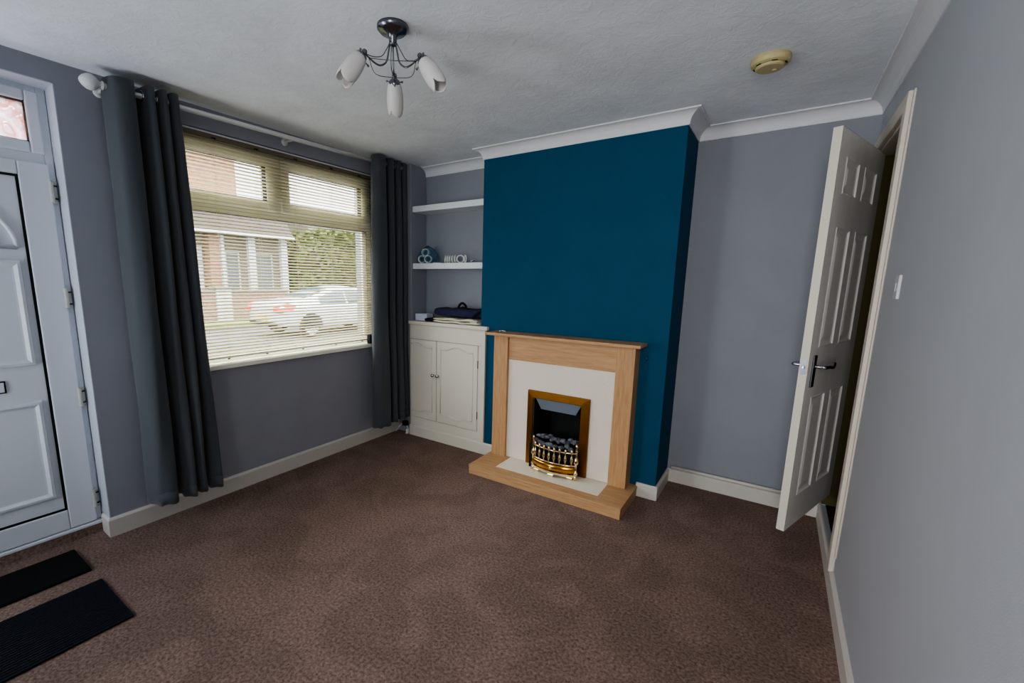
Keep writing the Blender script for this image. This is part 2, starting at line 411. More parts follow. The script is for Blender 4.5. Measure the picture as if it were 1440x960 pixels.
def curtain(name, label, knots_top, knots_bot, zb, eyelets):
    root = thing(name, label, 'curtain', (PX, sum(k[1] for k in knots_top)/len(knots_top), zb))
    nt = 10; T = catmull([(a, b, 0) for a, b in knots_top], nt); B = catmull([(a, b, 0) for a, b in knots_bot], nt); nz = 40
    N = len(T)
    def f(i, j):
        v = j/(nz-1); w = min(1, max(0, v))**.8
        zt = pz(T[i].y)+.042; p = T[i]*(1-w)+B[i]*w
        wob = .006*math.sin(9*v+i*.31)*v
        z = zt+(zb+.004*math.sin(i*.5)-zt)*v
        return (p.x+wob, p.y+.6*wob, z)
    mb = MB(); mb.grid(f, N, nz)
    link('fabric', mb, m_curt, root, smooth=True, solid=.004)
    # hem
    mb = MB(); mb.grid(lambda i, j: Vector(f(i, nz-1))+Vector((.0035, 0, .002+.07*j/2)), N, 3); link('hem', mb, m_curt, root, smooth=True, solid=.002)
    for y in eyelets:
        mt = Matrix.Translation((PX, y, pz(y)))
        mb = MB().tube([mt @ Vector((.024*math.cos(2*PI*k/18), 0, .024*math.sin(2*PI*k/18))) for k in range(18)], .005, 8, closed=True)
        link('eyelet', mb, m_chrome, root, smooth=True)
    return root
ktL = [(.05,-2.492),(.10,-2.497),(.175,-2.480),(.195,-2.44),(.185,-2.398),(.13,-2.388),(.06,-2.375),(.06,-2.352),(.12,-2.346),(.185,-2.338),(.19,-2.312),(.13,-2.300),(.07,-2.29),(.12,-2.283),(.185,-2.276),(.185,-2.252),(.12,-2.245),(.07,-2.238),(.12,-2.232),(.18,-2.226),(.18,-2.20),(.14,-2.18),(.09,-2.165)]
kbL = [(.06,-2.492),(.11,-2.505),(.19,-2.487),(.225,-2.445),(.21,-2.40),(.15,-2.392),(.08,-2.38),(.08,-2.36),(.14,-2.352),(.21,-2.340),(.22,-2.305),(.16,-2.296),(.09,-2.286),(.14,-2.277),(.215,-2.266),(.215,-2.235),(.15,-2.23),(.10,-2.223),(.14,-2.212),(.21,-2.195),(.215,-2.155),(.16,-2.142),(.10,-2.135)]
curtain('curtain', 'charcoal grey eyelet curtain between the front door and the big window', ktL, kbL, .165, (-2.497+.02, -2.388, -2.345, -2.30, -2.283, -2.245, -2.232))
ktR = [(.10,-.755),(.15,-.785),(.195,-.765),(.205,-.715),(.19,-.685),(.13,-.672),(.08,-.655),(.08,-.635),(.13,-.625),(.175,-.610),(.18,-.58),(.14,-.565),(.085,-.555),(.09,-.535),(.14,-.53),(.175,-.52),(.175,-.495),(.12,-.485),(.09,-.475),(.10,-.455),(.145,-.445),(.158,-.428),(.155,-.405)]
kbR = [(.09,-.79),(.15,-.83),(.20,-.81),(.215,-.75),(.20,-.685),(.15,-.668),(.09,-.65),(.09,-.635),(.14,-.622),(.185,-.610),(.185,-.585),(.14,-.572),(.085,-.56),(.09,-.54),(.15,-.53),(.18,-.515),(.18,-.485),(.13,-.475),(.09,-.465),(.10,-.445),(.145,-.445),(.16,-.43),(.158,-.405)]
curtain('curtain', 'dark grey eyelet curtain hanging in the corner beside the cream cupboard', ktR, kbR, .165, (-.672, -.627, -.565, -.53, -.485, -.45))

# dark box on the sill
bx_ = thing('box', 'small dark blue box standing on the right end of the window sill', 'box', (.0, -.72, WZ0+.012))
link('carton', MB().box(-.012, .028, -.745, -.675, WZ0+.0125, WZ0+.09), M('dark_blue_card', srgb(22,26,44), .6), bx_, bevel=.003)
link('label_panel', MB().box(.0281, .0288, -.715, -.69, WZ0+.045, WZ0+.068), M('violet_print', srgb(92,92,150), .6), bx_)
link('green_tab', MB().box(-.002, .0305, -.688, -.668, WZ0+.0125, WZ0+.024), M('lime_plastic', srgb(160,206,60), .5), bx_)

# ------------------------------------------------------------------ front door
fd = thing('door_1', '', '', (-.13, -3.1, 0), kind='structure')
dx = -.13
mb = MB(); y0, y1 = DY0+.0005, DY1-.0045
mb.box(dx-.06, dx, y1-.034, y1, .0685, 2.3215).box(dx-.06, dx, y0, y0+.034, .0685, 2.3215).box(dx-.06, dx, y0+.034, y1-.034, 2.285, 2.3215).box(dx-.06, dx, y0+.034, y1-.034, 1.955, 2.03)
link('door_frame', mb, m_upvc, fd, bevel=.004)
link('door_sill', MB().box(dx-.06, dx+.025, y0, y1, .05, .068), m_upvc, fd, bevel=.004)
# fanlight sash
mb = MB(); rect_frame(mb, y0+.03, y1-.03, 2.012, 2.296, .052, dx-.05, dx+.012); fl = link('fanlight_sash', mb, m_upvc, fd, bevel=.009, seg=3)
mb = MB(); rect_frame(mb, y0+.078, y1-.078, 2.06, 2.248, .006, dx-.05, dx+.004); link('gasket', mb, m_slot, fl)
# obscured leaf-pattern glass
mg = bpy.data.materials.new('leaf_pattern_glass'); mg.use_nodes = True; nt = mg.node_tree; b = nt.nodes['Principled BSDF']
b.inputs['Base Color'].default_value = srgb(250,240,242); b.inputs['Roughness'].default_value = .12; b.inputs['Transmission Weight'].default_value = 1; b.inputs['IOR'].default_value = 1.35
tc = nt.nodes.new('ShaderNodeTexCoord'); wv = nt.nodes.new('ShaderNodeTexVoronoi'); wv.inputs['Scale'].default_value = 16; wv.feature = 'SMOOTH_F1'
wn = nt.nodes.new('ShaderNodeTexWave'); wn.inputs['Scale'].default_value = 9; wn.inputs['Distortion'].default_value = 14; wn.inputs['Detail'].default_value = 2
ad = nt.nodes.new('ShaderNodeMath'); ad.operation = 'ADD'
nt.links.new(tc.outputs['Object'], wv.inputs['Vector']); nt.links.new(tc.outputs['Object'], wn.inputs['Vector'])
nt.links.new(wv.outputs['Distance'], ad.inputs[0]); nt.links.new(wn.outputs['Fac'], ad.inputs[1])
bp = nt.nodes.new('ShaderNodeBump'); bp.inputs['Strength'].default_value = .9; bp.inputs['Distance'].default_value = .015
nt.links.new(ad.outputs[0], bp.inputs['Height']); nt.links.new(bp.outputs['Normal'], b.inputs['Normal'])
o_ = [n for n in nt.nodes if n.type == 'OUTPUT_MATERIAL'][0]; tl_ = nt.nodes.new('ShaderNodeBsdfTranslucent'); cr_ = nt.nodes.new('ShaderNodeValToRGB'); cr_.color_ramp.elements[0].position = .25; cr_.color_ramp.elements[0].color = srgb(226,168,166); cr_.color_ramp.elements[1].position = .75; cr_.color_ramp.elements[1].color = srgb(255,252,255)
nt.links.new(wn.outputs['Fac'], cr_.inputs['Fac']); nt.links.new(cr_.outputs['Color'], tl_.inputs['Color'])
mx_ = nt.nodes.new('ShaderNodeMixShader'); mx_.inputs[0].default_value = .5
nt.links.new(b.outputs[0], mx_.inputs[1]); nt.links.new(tl_.outputs[0], mx_.inputs[2]); nt.links.new(mx_.outputs[0], o_.inputs['Surface'])
link('glass_pane', MB().box(dx-.03, dx-.024, y0+.08, y1-.08, 2.062, 2.246), mg, fl)
# sash leaf
ly0, ly1, lz0, lz1 = y0+.022, y1-.026, .072, 1.968
gy0, gy1, gz0, gz1 = ly0+.105, -2.807, .183, 1.902
mb = MB(); mb.box(dx-.05, dx+.018, ly0, gy0, lz0, lz1).box(dx-.05, dx+.018, gy1, ly1, lz0, lz1).box(dx-.05, dx+.018, gy0, gy1, lz0, gz0).box(dx-.05, dx+.018, gy0, gy1, gz1, lz1)
leaf = link('door_leaf', mb, m_upvc, fd, bevel=.006)
mb = MB(); rect_frame(mb, gy0-.0, gy1+.0, gz0, gz1, .011, dx-.04, dx+.013); link('gasket', mb, m_black, leaf)
pan = link('door_panel', MB().box(dx-.04, dx+.008, gy0+.011, gy1-.011, gz0+.011, gz1-.011), m_upvc, leaf)
cy = (gy0+gy1)/2
def raised(mb, y0, y1, z0, z1, x):
    """raised-and-fielded rectangle: bevelled surround and sunk centre"""
    a, c = .016, .03
    R = lambda k, xx: [(xx, y0+k, z0+k), (xx, y1-k, z0+k), (xx, y1-k, z1-k), (xx, y0+k, z1-k)]
    L = [R(0, x), R(.004, x+.012), R(a, x+.014), R(c, x+.004), R(c+.008, x+.003)]
    V = [[mb.bm.verts.new(p) for p in r] for r in L]
    for A, B in zip(V, V[1:]):
        for k in range(4): mb.bm.faces.new((A[k], A[(k+1) % 4], B[(k+1) % 4], B[k]))
    mb.bm.faces.new(V[-1])
mb = MB()
hw = cy-gy0-.05
raised(mb, cy-hw, gy1-.035, .268, .80, dx+.008); raised(mb, cy-hw, gy1-.035, .984, 1.50, dx+.008)
link('panel_moulding', mb, m_upvc, pan)
# half-moon sunburst above the upper panel
mb = MB(); cz0 = 1.562; Rr = gy1-.04-cy
for r0, hgt in ((Rr, .016), (Rr*.72, .012)):
    pts = [(dx+.010, cy+r0*math.cos(a), cz0+r0*.8*math.sin(a)) for a in [PI*k/24 for k in range(25)]]
    mb.tube(pts, .011, 8); mb.tube([pts[0], pts[-1]], .011, 8)
for k in range(1, 5):
    a = PI*k/5; mb.tube([(dx+.009, cy+.05*math.cos(a), cz0+.04*math.sin(a)), (dx+.009, cy+Rr*.72*math.cos(a), cz0+Rr*.58*math.sin(a))], .007, 6)
link('sunburst_moulding', mb, m_upvc, pan, smooth=True)
mb = MB(); rect_frame(mb, cy-.15, -2.962, .862, .922, .006, dx+.006, dx+.013); lb = link('letterbox', mb, m_black, pan)
link('letterbox_flap', MB().box(dx+.006, dx+.016, cy-.144, -2.968, .868, .916), m_upvc, lb, bevel=.002)
for z in (1.838, 1.315, .788, .205):
    mb = MB().box(dx+.0, dx+.02, -2.70, -2.676, z-.052, z+.052).tube([(dx+.024, -2.694, z-.05), (dx+.024, -2.694, z+.05)], .009, 10)
    hg = link('hinge', mb, M('hinge_white', srgb(186,186,178), .4), fd)
    mb = MB().box(dx+.002, dx+.0245, -2.7005, -2.672, z+.027, z+.034).box(dx+.002, dx+.0245, -2.7005, -2.672, z-.034, z-.027); link('hinge_gap', mb, m_slot, hg)
# plaster reveal lining (grey wall paint, fanlight glow put into its colour)
link('trim_2', MB().box(dx, .0005, DY1-.004, DY1+.0001, .108, DZ1).box(dx, .0005, DY0, DY1, DZ1-.004, DZ1+.0001), M('reveal_paint_lit', srgb(186,191,200), .6), kind='structure')

# door mats
mb = MB(); mb.box(.015, .285, -3.58, -2.83, 0, .014)
tag(link('doormat', mb, m_mat1, bevel=.004), 'black fibre doormat on the carpet right under the front door sill', 'doormat')
mb = MB()
mb.box(.405, .80, -3.62, -2.825, 0, .009)
for k in range(24):
    x = .415+k*.0158; mb.box(x, x+.008, -3.612, -2.833, .009, .0115)
tag(link('doormat', mb, m_mat2), 'dark navy ribbed doormat lying on the carpet one step in from the front door', 'doormat')

# ------------------------------------------------------------------ stair door (open)
LW, DT = .715, .035
ang = 1.2404
dr = thing('door_2', '', '', (W-.004, -.03, .181), kind='structure')
dr.rotation_euler = (0, 0, 0)
u = Vector((-math.cos(ang), -math.sin(ang), 0)); nrm = Vector((math.sin(ang), -math.cos(ang), 0))
Md = Matrix(((u.x, nrm.x, 0, W-.004), (u.y, nrm.y, 0, -.03), (0, 0, 1, .181), (0, 0, 0, 1)))   # local: s along leaf, t through thickness, z up
DH = 1.948
m_dm = Md
def dlink(name, mb, mat, parent=dr, **k):
    for v in mb.bm.verts: v.co = m_dm @ v.co
    return link(name, mb, mat, parent, **k)
cols = ((.105, .315), (.405, .612)); rows = ((.165, .70), (.95, 1.525), (1.672, 1.838))
mb = MB()
ss = [0, .105, .315, .405, .612, LW]; zs = [0]+[z for r in rows for z in r]+[DH]
for t in (0, DT):
    for i in range(5):
        for j in range(len(zs)-1):
            hole = (i in (1, 3)) and (j in (1, 3, 5))
            if not hole: mb.quad((ss[i], t, zs[j]), (ss[i+1], t, zs[j]), (ss[i+1], t, zs[j+1]), (ss[i], t, zs[j+1]))
    for a, b in cols:
        for c, d in rows:
            sgn = -1 if t else 1
            R = lambda k, dd: [(a+k, t+sgn*dd, c+k), (b-k, t+sgn*dd, c+k), (b-k, t+sgn*dd, d-k), (a+k, t+sgn*dd, d-k)]
            V = [[mb.bm.verts.new(p) for p in r] for r in (R(0, 0), R(.006, -.003), R(.012, .003), R(.02, .0055), R(.034, .0055), R(.052, .001))]
            for A, B in zip(V, V[1:]):
                for k in range(4): mb.bm.faces.new((A[k], A[(k+1) % 4], B[(k+1) % 4], B[k]))
            mb.bm.faces.new(V[-1])
bmesh.ops.remove_doubles(mb.bm, verts=mb.bm.verts, dist=1e-5)
dleaf = dlink('door_leaf', mb, m_door)
mb = MB().box(LW-.0015, LW+.0015, 0, DT, 0, DH).box(0, LW, 0, DT, -.001, .001).box(0, LW, 0, DT, DH-.001, DH+.001).box(-.0015, .0015, 0, DT, 0, DH)
dlink('door_edge', mb, m_doorEdge, dleaf)
# lever handles either side + latch plate
for side in (1, -1):
    tb = DT if side > 0 else 0
    sy = lambda t: tb+side*t
    mb = MB().box(.645-.02, .645+.02, min(sy(0), sy(.008)), max(sy(0), sy(.008)), .755, .915)
    hd = dlink('door_handle', mb, m_steel, dleaf, bevel=.003)
    path = [(.645, sy(.005), .86), (.645, sy(.035), .86), (.642, sy(.047), .86), (.625, sy(.05), .86), (.59, sy(.052), .858), (.545, sy(.052), .852), (.525, sy(.05), .858), (.505, sy(.046), .868)]
    mb = MB().tube(catmull(path, 5), .0085, 12); dlink('lever', mb, m_chrome, hd, smooth=True)
mb = MB().box(LW+.001, LW+.003, .006, DT-.006, .825, .895); lp = dlink('latch_plate', mb, m_steel, dleaf)
mb = MB().box(LW+.002, LW+.012, .012, DT-.012, .852, .868); dlink('latch_bolt', mb, m_chrome, lp, bevel=.002)
for z in (.3, 1.72):
    mb = MB().tube([(-.002, -.004, z-.045), (-.002, -.004, z+.045)], .006, 8); dlink('hinge', mb, m_steel, dr, smooth=True)
# frame lining and architrave
mb = MB().box(W-.002, W+.112, OY0, OY0+.016, OZ0, OZ1).box(W-.002, W+.112, OY0, OY1, OZ1-.016, OZ1).box(W+.045, W+.06, OY0+.016, OY0+.03, OZ0, OZ1-.016)
mb.box(W-.022, W, OY0-.062, OY0+.004, OZ0-.012, OZ1+.058).box(W-.022, W, OY0+.004, OY1-.002, OZ1-.008, OZ1+.058).box(W-.008, W, OY0-.085, OY0-.062, OZ0+.07, OZ1+.058)
link('trim_3', mb, M('architrave_white', srgb(206,199,186), .5), kind='structure', bevel=.005)
# light switch on the right wall
sw_ = thing('light_switch', 'white plastic light switch plate on the right wall beside the door frame', 'light switch', (W, -1.145, 1.43))
link('plate', MB().box(W-.009, W, -1.172, -1.114, 1.387, 1.473), M('switch_white', srgb(196,196,200), .4), sw_, bevel=.002)
link('rocker', MB().box(W-.0125, W-.009, -1.149, -1.137, 1.415, 1.445), M('switch_rocker', srgb(170,170,176), .4), sw_, bevel=.001)

# ------------------------------------------------------------------ ceiling light
lx, lyy, lz = 1.535, -1.97, 2.272
cl = thing('ceiling_light', 'three-arm chrome ceiling light with frosted white tulip glass shades', 'ceiling light', (lx, lyy, H))
T0 = Matrix.Translation((lx, lyy, lz))
link('ceiling_rose', MB().lathe([(.062, H-lz), (.062, H-lz-.012), (.05, H-lz-.024), (.02, H-lz-.032), (.016, H-lz-.05), (.012, H-lz-.07), (.003, H-lz-.075)][::-1], 28, T0), m_steel, cl, smooth=True)
ca = math.radians(132)
for k in range(3):
    a = ca+k*2*PI/3; e = Vector((math.cos(a), math.sin(a), 0)); tn = Vector((-e.y, e.x, 0))
    P = lambda r, z, s=0: T0 @ (e*r+tn*s+Vector((0, 0, z)))
    mb = MB()
    mb.tube(catmull([P(.012, .09), P(.02, .05), P(.03, .012), P(.055, -.008), P(.08, -.006), P(.108, .008), P(.126, .016)], 6), .0034, 8)
    mb.tube(catmull([P(.012, .09, .006), P(.035, .05, .01), P(.055, .022, .01), P(.085, .012, .006), P(.112, .014, .002), P(.126, .017)], 6), .0019, 6)
    b2 = ca+(k+1)*2*PI/3; e2 = Vector((math.cos(b2), math.sin(b2), 0))
    mb.tube(catmull([T0 @ (e*.105+Vector((0,0,.004))), T0 @ ((e+e2)*.083+Vector((0,0,-.012))), T0 @ (e2*.105+Vector((0,0,.004)))], 6), .0014, 6)
    arm = link('arm', mb, m_steel, cl, smooth=True)
    # lamp head, axis tilted outwards
    tau = math.radians(36); ax = (e*math.sin(tau)+Vector((0, 0, -math.cos(tau)))).normalized()
    xx = tn; yy = ax.cross(xx)
    Mh = Matrix.Translation(P(.126, .016)) @ Matrix(((xx.x, yy.x, ax.x, 0), (xx.y, yy.y, ax.y, 0), (xx.z, yy.z, ax.z, 0), (0, 0, 0, 1)))
    mb = MB().lathe([(.002, -.016), (.009, -.012), (.011, -.004), (.008, .003), (.014, .008), (.022, .014), (.026, .026), (.025, .028)], 18, Mh)
    for j in range(3):
        an = j*2*PI/3+.5; mb.tube([Mh @ Vector((.022*math.cos(an), .022*math.sin(an), .022)), Mh @ Vector((.036*math.cos(an), .036*math.sin(an), .022))], .0025, 6).ball(Mh @ Vector((.038*math.cos(an), .038*math.sin(an), .022)), .0045, 8)
    cup = link('lamp_cup', mb, m_steel, arm, smooth=True)
    prof = [(.004, .016), (.016, .016), (.023, .022), (.0285, .038), (.0325, .06), (.0345, .085), (.0345, .108), (.0325, .130), (.028, .152)]
    def shade(i, j):
        th = 2*PI*i/36; pet = abs(math.cos(1.5*th))**.45; s = j/16; L = (.106+.030*pet); tt = .016+s*L
        for (r0, t0), (r1, t1) in zip(prof[1:], prof[2:]):
            if t0 <= tt <= t1+1e-6: r = r0+(r1-r0)*(tt-t0)/(t1-t0); break
        else: r = prof[-1][0]
        return Mh @ Vector((r*math.cos(th), r*math.sin(th), tt))
    mb = MB(); mb.grid(shade, 36, 17, closed_u=True)
    link('glass_shade', mb, m_shade, arm, smooth=True, solid=.003)
    mb = MB().ball(Mh @ Vector((0, 0, .06)), .017, 12).lathe([(.012, .02), (.012, .045)], 12, Mh); link('bulb', mb, m_white, arm, smooth=True)

# smoke alarm
sa = thing('smoke_alarm', 'yellowed round smoke alarm on the ceiling near the stair door', 'smoke alarm', (2.757, -.862, H))
Ts = Matrix.Translation((2.757, -.862, 0))
link('base', MB().lathe([(.002, H-.0001), (.074, H-.0001), (.076, H-.012), (.073, H-.028), (.062, H-.034), (.002, H-.034)][::-1], 40, Ts), m_alarm, sa, smooth=False, bevel=.002)
cvr = link('cover', MB().lathe([(.002, H-.046), (.050, H-.046), (.056, H-.042), (.057, H-.034), (.003, H-.033)], 36, Ts), m_alarm, sa, bevel=.002)
for k in range(6):
    a = k*PI/3+.3
    link('vent', MB().box(-.011, .011, .0575, .0635, H-.0355, H-.0330, Ts @ Matrix.Rotation(a, 4, 'Z')), m_slot, sa)
link('test_button', MB().lathe([(.009, H-.053), (.01, H-.05), (.01, H-.048)], 16, Matrix.Translation((2.775, -.852, 0))), m_alarm, cvr)

# ------------------------------------------------------------------ alcove: shelves, cupboard
for z, lab in ((2.043, 'upper white floating shelf in the left alcove, empty'), (1.555, 'lower white floating shelf in the left alcove carrying curtain rings')):
    tag(link('floating_shelf', MB().box(NX+.001, X1-.008, -.36, AB, z-.023, z+.026), m_shelf, bevel=.002), lab, 'shelf')
SH = 1.581
cp = thing('cupboard', 'cream painted two-door alcove cupboard left of the fireplace', 'cupboard', (.56, -.29, 0))
F = -.406
mb = MB()
mb.box(NX+.001, X1-.001, -.384, AB-.001, 0, 1.04)
mb.box(NX+.001, 1.0, F, -.3855, 0, .178).box(NX+.001, 1.0, F, -.3855, .912, 1.04).box(.936, 1.0, F, -.3855, .178, .912).box(NX+.001, NX+.008, F, -.3855, .178, .912)
link('carcass', mb, m_cup, cp, bevel=.0015)
mb = MB().box(NX+.001, X1-.001, F, AB-.001, 1.04, 1.074).box(NX+.001, 1.028, F-.02, -.3855, 1.042, 1.074)
link('top_board', mb, m_cup, cp, bevel=.006)
link('inner_shadow_gap', MB().box(NX+.008, .936, -.3865, -.384, .178, .912), M('gap_brown', srgb(74,62,50), .9), cp)
def arch(y, x0, x1, z, up, hw=.03):
    P = []; n = 24
    for k in range(n+1):
        t = k/n; s = min(1, max(0, (t-.16)/.30)) if t < .5 else min(1, max(0, (.84-t)/.30))
        s = s*s*(3-2*s); P.append((x0+(x1-x0)*t, y, z+up*hw*s))
    return P
for a, b, kx, pa in ((.1935, .4955, .470, .1935), (.501, .932, .5225, .545)):
    d_ = link('door', MB().box(a, b, F-.002, -.3875, .181, .909), m_cup, cp, bevel=.003)
    pb = b-.045 if a < .3 else b-.045
    top = arch(F-.0025, pa, pb, .842, 1); bot = arch(F-.0025, pa, pb, .262, -1, .025)
    if a < .3:
        full = arch(F-.0025, .06, pb, .842, 1); top = [p for p in full if p[0] > a]; bot = [p for p in arch(F-.0025, .06, pb, .262, -1, .025) if p[0] > a]
    mb = MB().tube(top, .0075, 8).tube(bot, .008, 8)
    mb.tube([top[-1], bot[-1]], .003, 6)
    if a > .3: mb.tube([top[0], bot[0]], .0065, 8)
    link('moulding', mb, m_cup, d_, smooth=True)
    Mk = Matrix.Translation((kx, F-.002, .605)) @ Matrix.Rotation(PI/2, 4, 'X')
    link('knob', MB().lathe([(.006, 0), (.006, .010), (.013, .016), (.016, .024), (.013, .032), (.003, .035)], 20, Mk), m_chrome, d_, smooth=True)
for z in (.755, .32):
    mb = MB().box(.9325, .938, F-.006, F+.002, z-.032, z+.032); link('hinge', mb, M('brown_hinge', srgb(96,80,66), .5), cp)

# things on the shelves
def ring_mesh(R=.029, r=.0052):
    mb = MB().tube([(R*math.cos(2*PI*k/28), 0, R*math.sin(2*PI*k/28)) for k in range(28)], r, 9, closed=True)
    bmesh.ops.recalc_face_normals(mb.bm, faces=mb.bm.faces)
    me = bpy.data.meshes.new('curtain_ring'); mb.bm.to_mesh(me); mb.bm.free(); me.materials.append(m_ring)
    for p in me.polygons: p.use_smooth = True
    return me
RM = ring_mesh()
def ring(x, y, z, rz, rx, label, group):
    o = bpy.data.objects.new('curtain_ring', RM); COL.objects.link(o); o.location = (x, y, z); o.rotation_euler = (rx, 0, rz)
    return tag(o, label, 'curtain ring', group)
zr = SH+.0345
row = [(.500, -62, -.15), (.524, -62, -.12), (.548, -64, 0), (.580, -72, .05), (.608, -68, .03), (.656, 28, 0), (.708, -40, .05)]
lab = ['leftmost loose white curtain ring of the row on the lower shelf', 'second loose white curtain ring from the blue bag', 'third loose white curtain ring from the blue bag', 'fourth loose white curtain ring, standing edge-on in the row',
       'fifth loose white curtain ring, just left of the ring facing the room', 'loose white curtain ring facing the room like an open circle', 'rightmost loose white curtain ring of the row on the lower shelf']
for (x, a, t), l in zip(row, lab): ring(x, -.285, zr, math.radians(a), t, l, 'loose curtain rings on the lower shelf')
for cx_, cz_, nn, tx in ((.262, SH+.037, 5, 'lower left stack of white curtain rings inside the blue plastic bag'), (.332, SH+.037, 4, 'lower right stack of white curtain rings inside the blue plastic bag'), (.302, SH+.094, 5, 'top stack of white curtain rings inside the blue plastic bag')):
    for k in range(nn): ring(cx_+.010*k*-.7, -.325+k*.0125, cz_, math.radians(34), 0, tx, tx.replace(' inside the blue plastic bag', ' in the bag'))
# plastic bag around the bundle
mbg = bpy.data.materials.new('blue_tinted_plastic_film'); mbg.use_nodes = True; nt = mbg.node_tree; nt.nodes.clear()
out = nt.nodes.new('ShaderNodeOutputMaterial'); mx = nt.nodes.new('ShaderNodeMixShader'); mx.inputs[0].default_value = .14
t_ = nt.nodes.new('ShaderNodeBsdfTransparent'); t_.inputs['Color'].default_value = srgb(222,234,242)
g_ = nt.nodes.new('ShaderNodeBsdfPrincipled'); g_.inputs['Base Color'].default_value = srgb(120,152,178); g_.inputs['Roughness'].default_value = .2
nt.links.new(t_.outputs[0], mx.inputs[1]); nt.links.new(g_.outputs[0], mx.inputs[2]); nt.links.new(mx.outputs[0], out.inputs['Surface'])
mb = MB()
def bag(i, j):
    th = 2*PI*i/30; ph = -PI/2+PI*j/14; rnd = math.sin(i*2.1+j*1.3)*.006+math.sin(i*3.7-j*2.2)*.005
    rx = .105+rnd; ry = .066+rnd; rz = .085+rnd
    x = rx*math.cos(ph)*math.cos(th); y = ry*math.cos(ph)*math.sin(th); z = rz*math.sin(ph)
    x *= 1-.35*max(0, z/.085)
    return (.305+x, -.290+y, max(SH+.001, SH+.062+z))
mb.grid(bag, 30, 15, closed_u=True)
tag(link('plastic_bag', mb, mbg), 'blue tinted clear plastic bag bundling curtain rings on the lower shelf', 'bag')
mb = MB().box(-.035, .035, -.02, .02, 0, .006, Matrix.Translation((.44, -.32, SH)) @ Matrix.Rotation(.3, 4, 'Z'))
tag(link('card_slip', mb, m_card), 'flat white card slip between the bagged and the loose curtain rings', 'card')
mb = MB().tube([(.745, -.30, SH+.004), (.79, -.29, SH+.02), (.80, -.285, SH+.018), (.752, -.30, SH+.003)], .003, 6)
tag(link('curtain_hook', mb, m_chrome, smooth=True), 'bent silver curtain hook lying at the right of the loose rings', 'hook')

CT = 1.0742
wb = thing('box', 'small open white card box at the left end of the cupboard top', 'box', (.27, -.32, CT))
mb = MB().box(.200, .335, -.345, -.342, CT, CT+.06).box(.200, .203, -.342, -.26, CT, CT+.06).box(.332, .335, -.342, -.26, CT, CT+.06).box(.203, .332, -.263, -.26, CT, CT+.06).box(.203, .332, -.342, -.263, CT, CT+.003)
link('tray', mb, m_card, wb)
def blanket(name, label, cat, x0, x1, y0, y1, z0, z1, mat, seed, wob=.006, layers=2):
    rnd = random.Random(seed); mb = MB(); ph = [rnd.uniform(0, 6) for _ in range(6)]; hh = (z1-z0)/layers
    for L in range(layers):
        za = z0+L*hh; nseg = 26
        def f(i, j):
            x = x0+(x1-x0)*(i/nseg); th = 2*PI*j/20
            c, s = math.cos(th), math.sin(th); e = .45
            cc = math.copysign(abs(c)**e, c); s2 = math.copysign(abs(s)**(.7), s)
            endr = 1-.25*max(0, abs(2*i/nseg-1)-.8)/.2
            w = wob*(math.sin(7*i/nseg*2+ph[L])+.6*math.sin(17*i/nseg+ph[L+2]+th))
            yy = (y0+y1)/2+(y1-y0)/2*cc*(1-.03*L)+w*.8; zz = za+hh/2+hh*.5*s2*endr+(w*.5 if s > 0 else 0)
            return (x+.3*w, yy, max(z0, zz))
        V = mb.grid(f, nseg+1, 20)
        for i in range(nseg): mb.bm.faces.new((V[i][19], V[i+1][19], V[i+1][0], V[i][0]))
        mb.bm.faces.new(V[0][::-1]); mb.bm.faces.new(V[-1])
    return mb
mb = blanket('', '', '', .455, .925, -.408, -.215, CT, CT+.044, m_linen, 3, .009, 2)
tag(link('folded_sheet', mb, m_linen, smooth=True), 'cream folded cotton sheet lying under the navy bundle on the cupboard', 'cloth')
nb = thing('folded_bag', 'navy folded fabric bag with black straps lying on the cream sheet', 'bag', (.69, -.31, CT+.04))
mb = blanket('', '', '', .452, .938, -.39, -.20, CT+.052, CT+.127, m_navy, 8, .010, 1)
link('fabric', mb, m_navy, nb, smooth=True)
mb = MB()
mb.tube(catmull([(.64, -.30, CT+.112), (.665, -.32, CT+.130), (.69, -.33, CT+.160), (.715, -.325, CT+.172), (.735, -.31, CT+.15), (.72, -.29, CT+.125), (.68, -.27, CT+.13), (.655, -.28, CT+.12)], 6), .010, 8)
mb.tube(catmull([(.60, -.31, CT+.112), (.66, -.34, CT+.122), (.74, -.33, CT+.125), (.83, -.32, CT+.12), (.90, -.30, CT+.122), (.935, -.28, CT+.116)], 6), .011, 8)
mb.tube(catmull([(.86, -.39, CT+.06), (.895, -.395, CT+.085), (.925, -.38, CT+.105), (.935, -.36, CT+.09)], 6), .012, 8)
link('strap', mb, m_navyD, nb, smooth=True)
mb = blanket('', '', '', .34, .45, -.385, -.27, CT, CT+.03, m_navyD, 12, .005, 1)
tag(link('folded_cloth', mb, m_navyD, smooth=True), 'small black cloth beside the cream sheet on the cupboard', 'cloth')

# plug and cable on the floor in the corner
pg = thing('cable', 'thin white cable with black plug on the floor between curtain and cupboard', 'cable', (.13, -.42, 0))
link('wire', MB().tube(catmull([(.03, -.44, .004), (.06, -.43, .05), (.10, -.41, .09), (.15, -.405, .05), (.165, -.42, .012), (.15, -.44, .005)], 6), .0045, 7), m_white, pg, smooth=True)
link('plug', MB().box(.095, .145, -.43, -.388, .07, .115), m_black, pg, bevel=.008)
link('connector', MB().box(.145, .172, -.432, -.405, .0, .045), m_white, pg, bevel=.006)

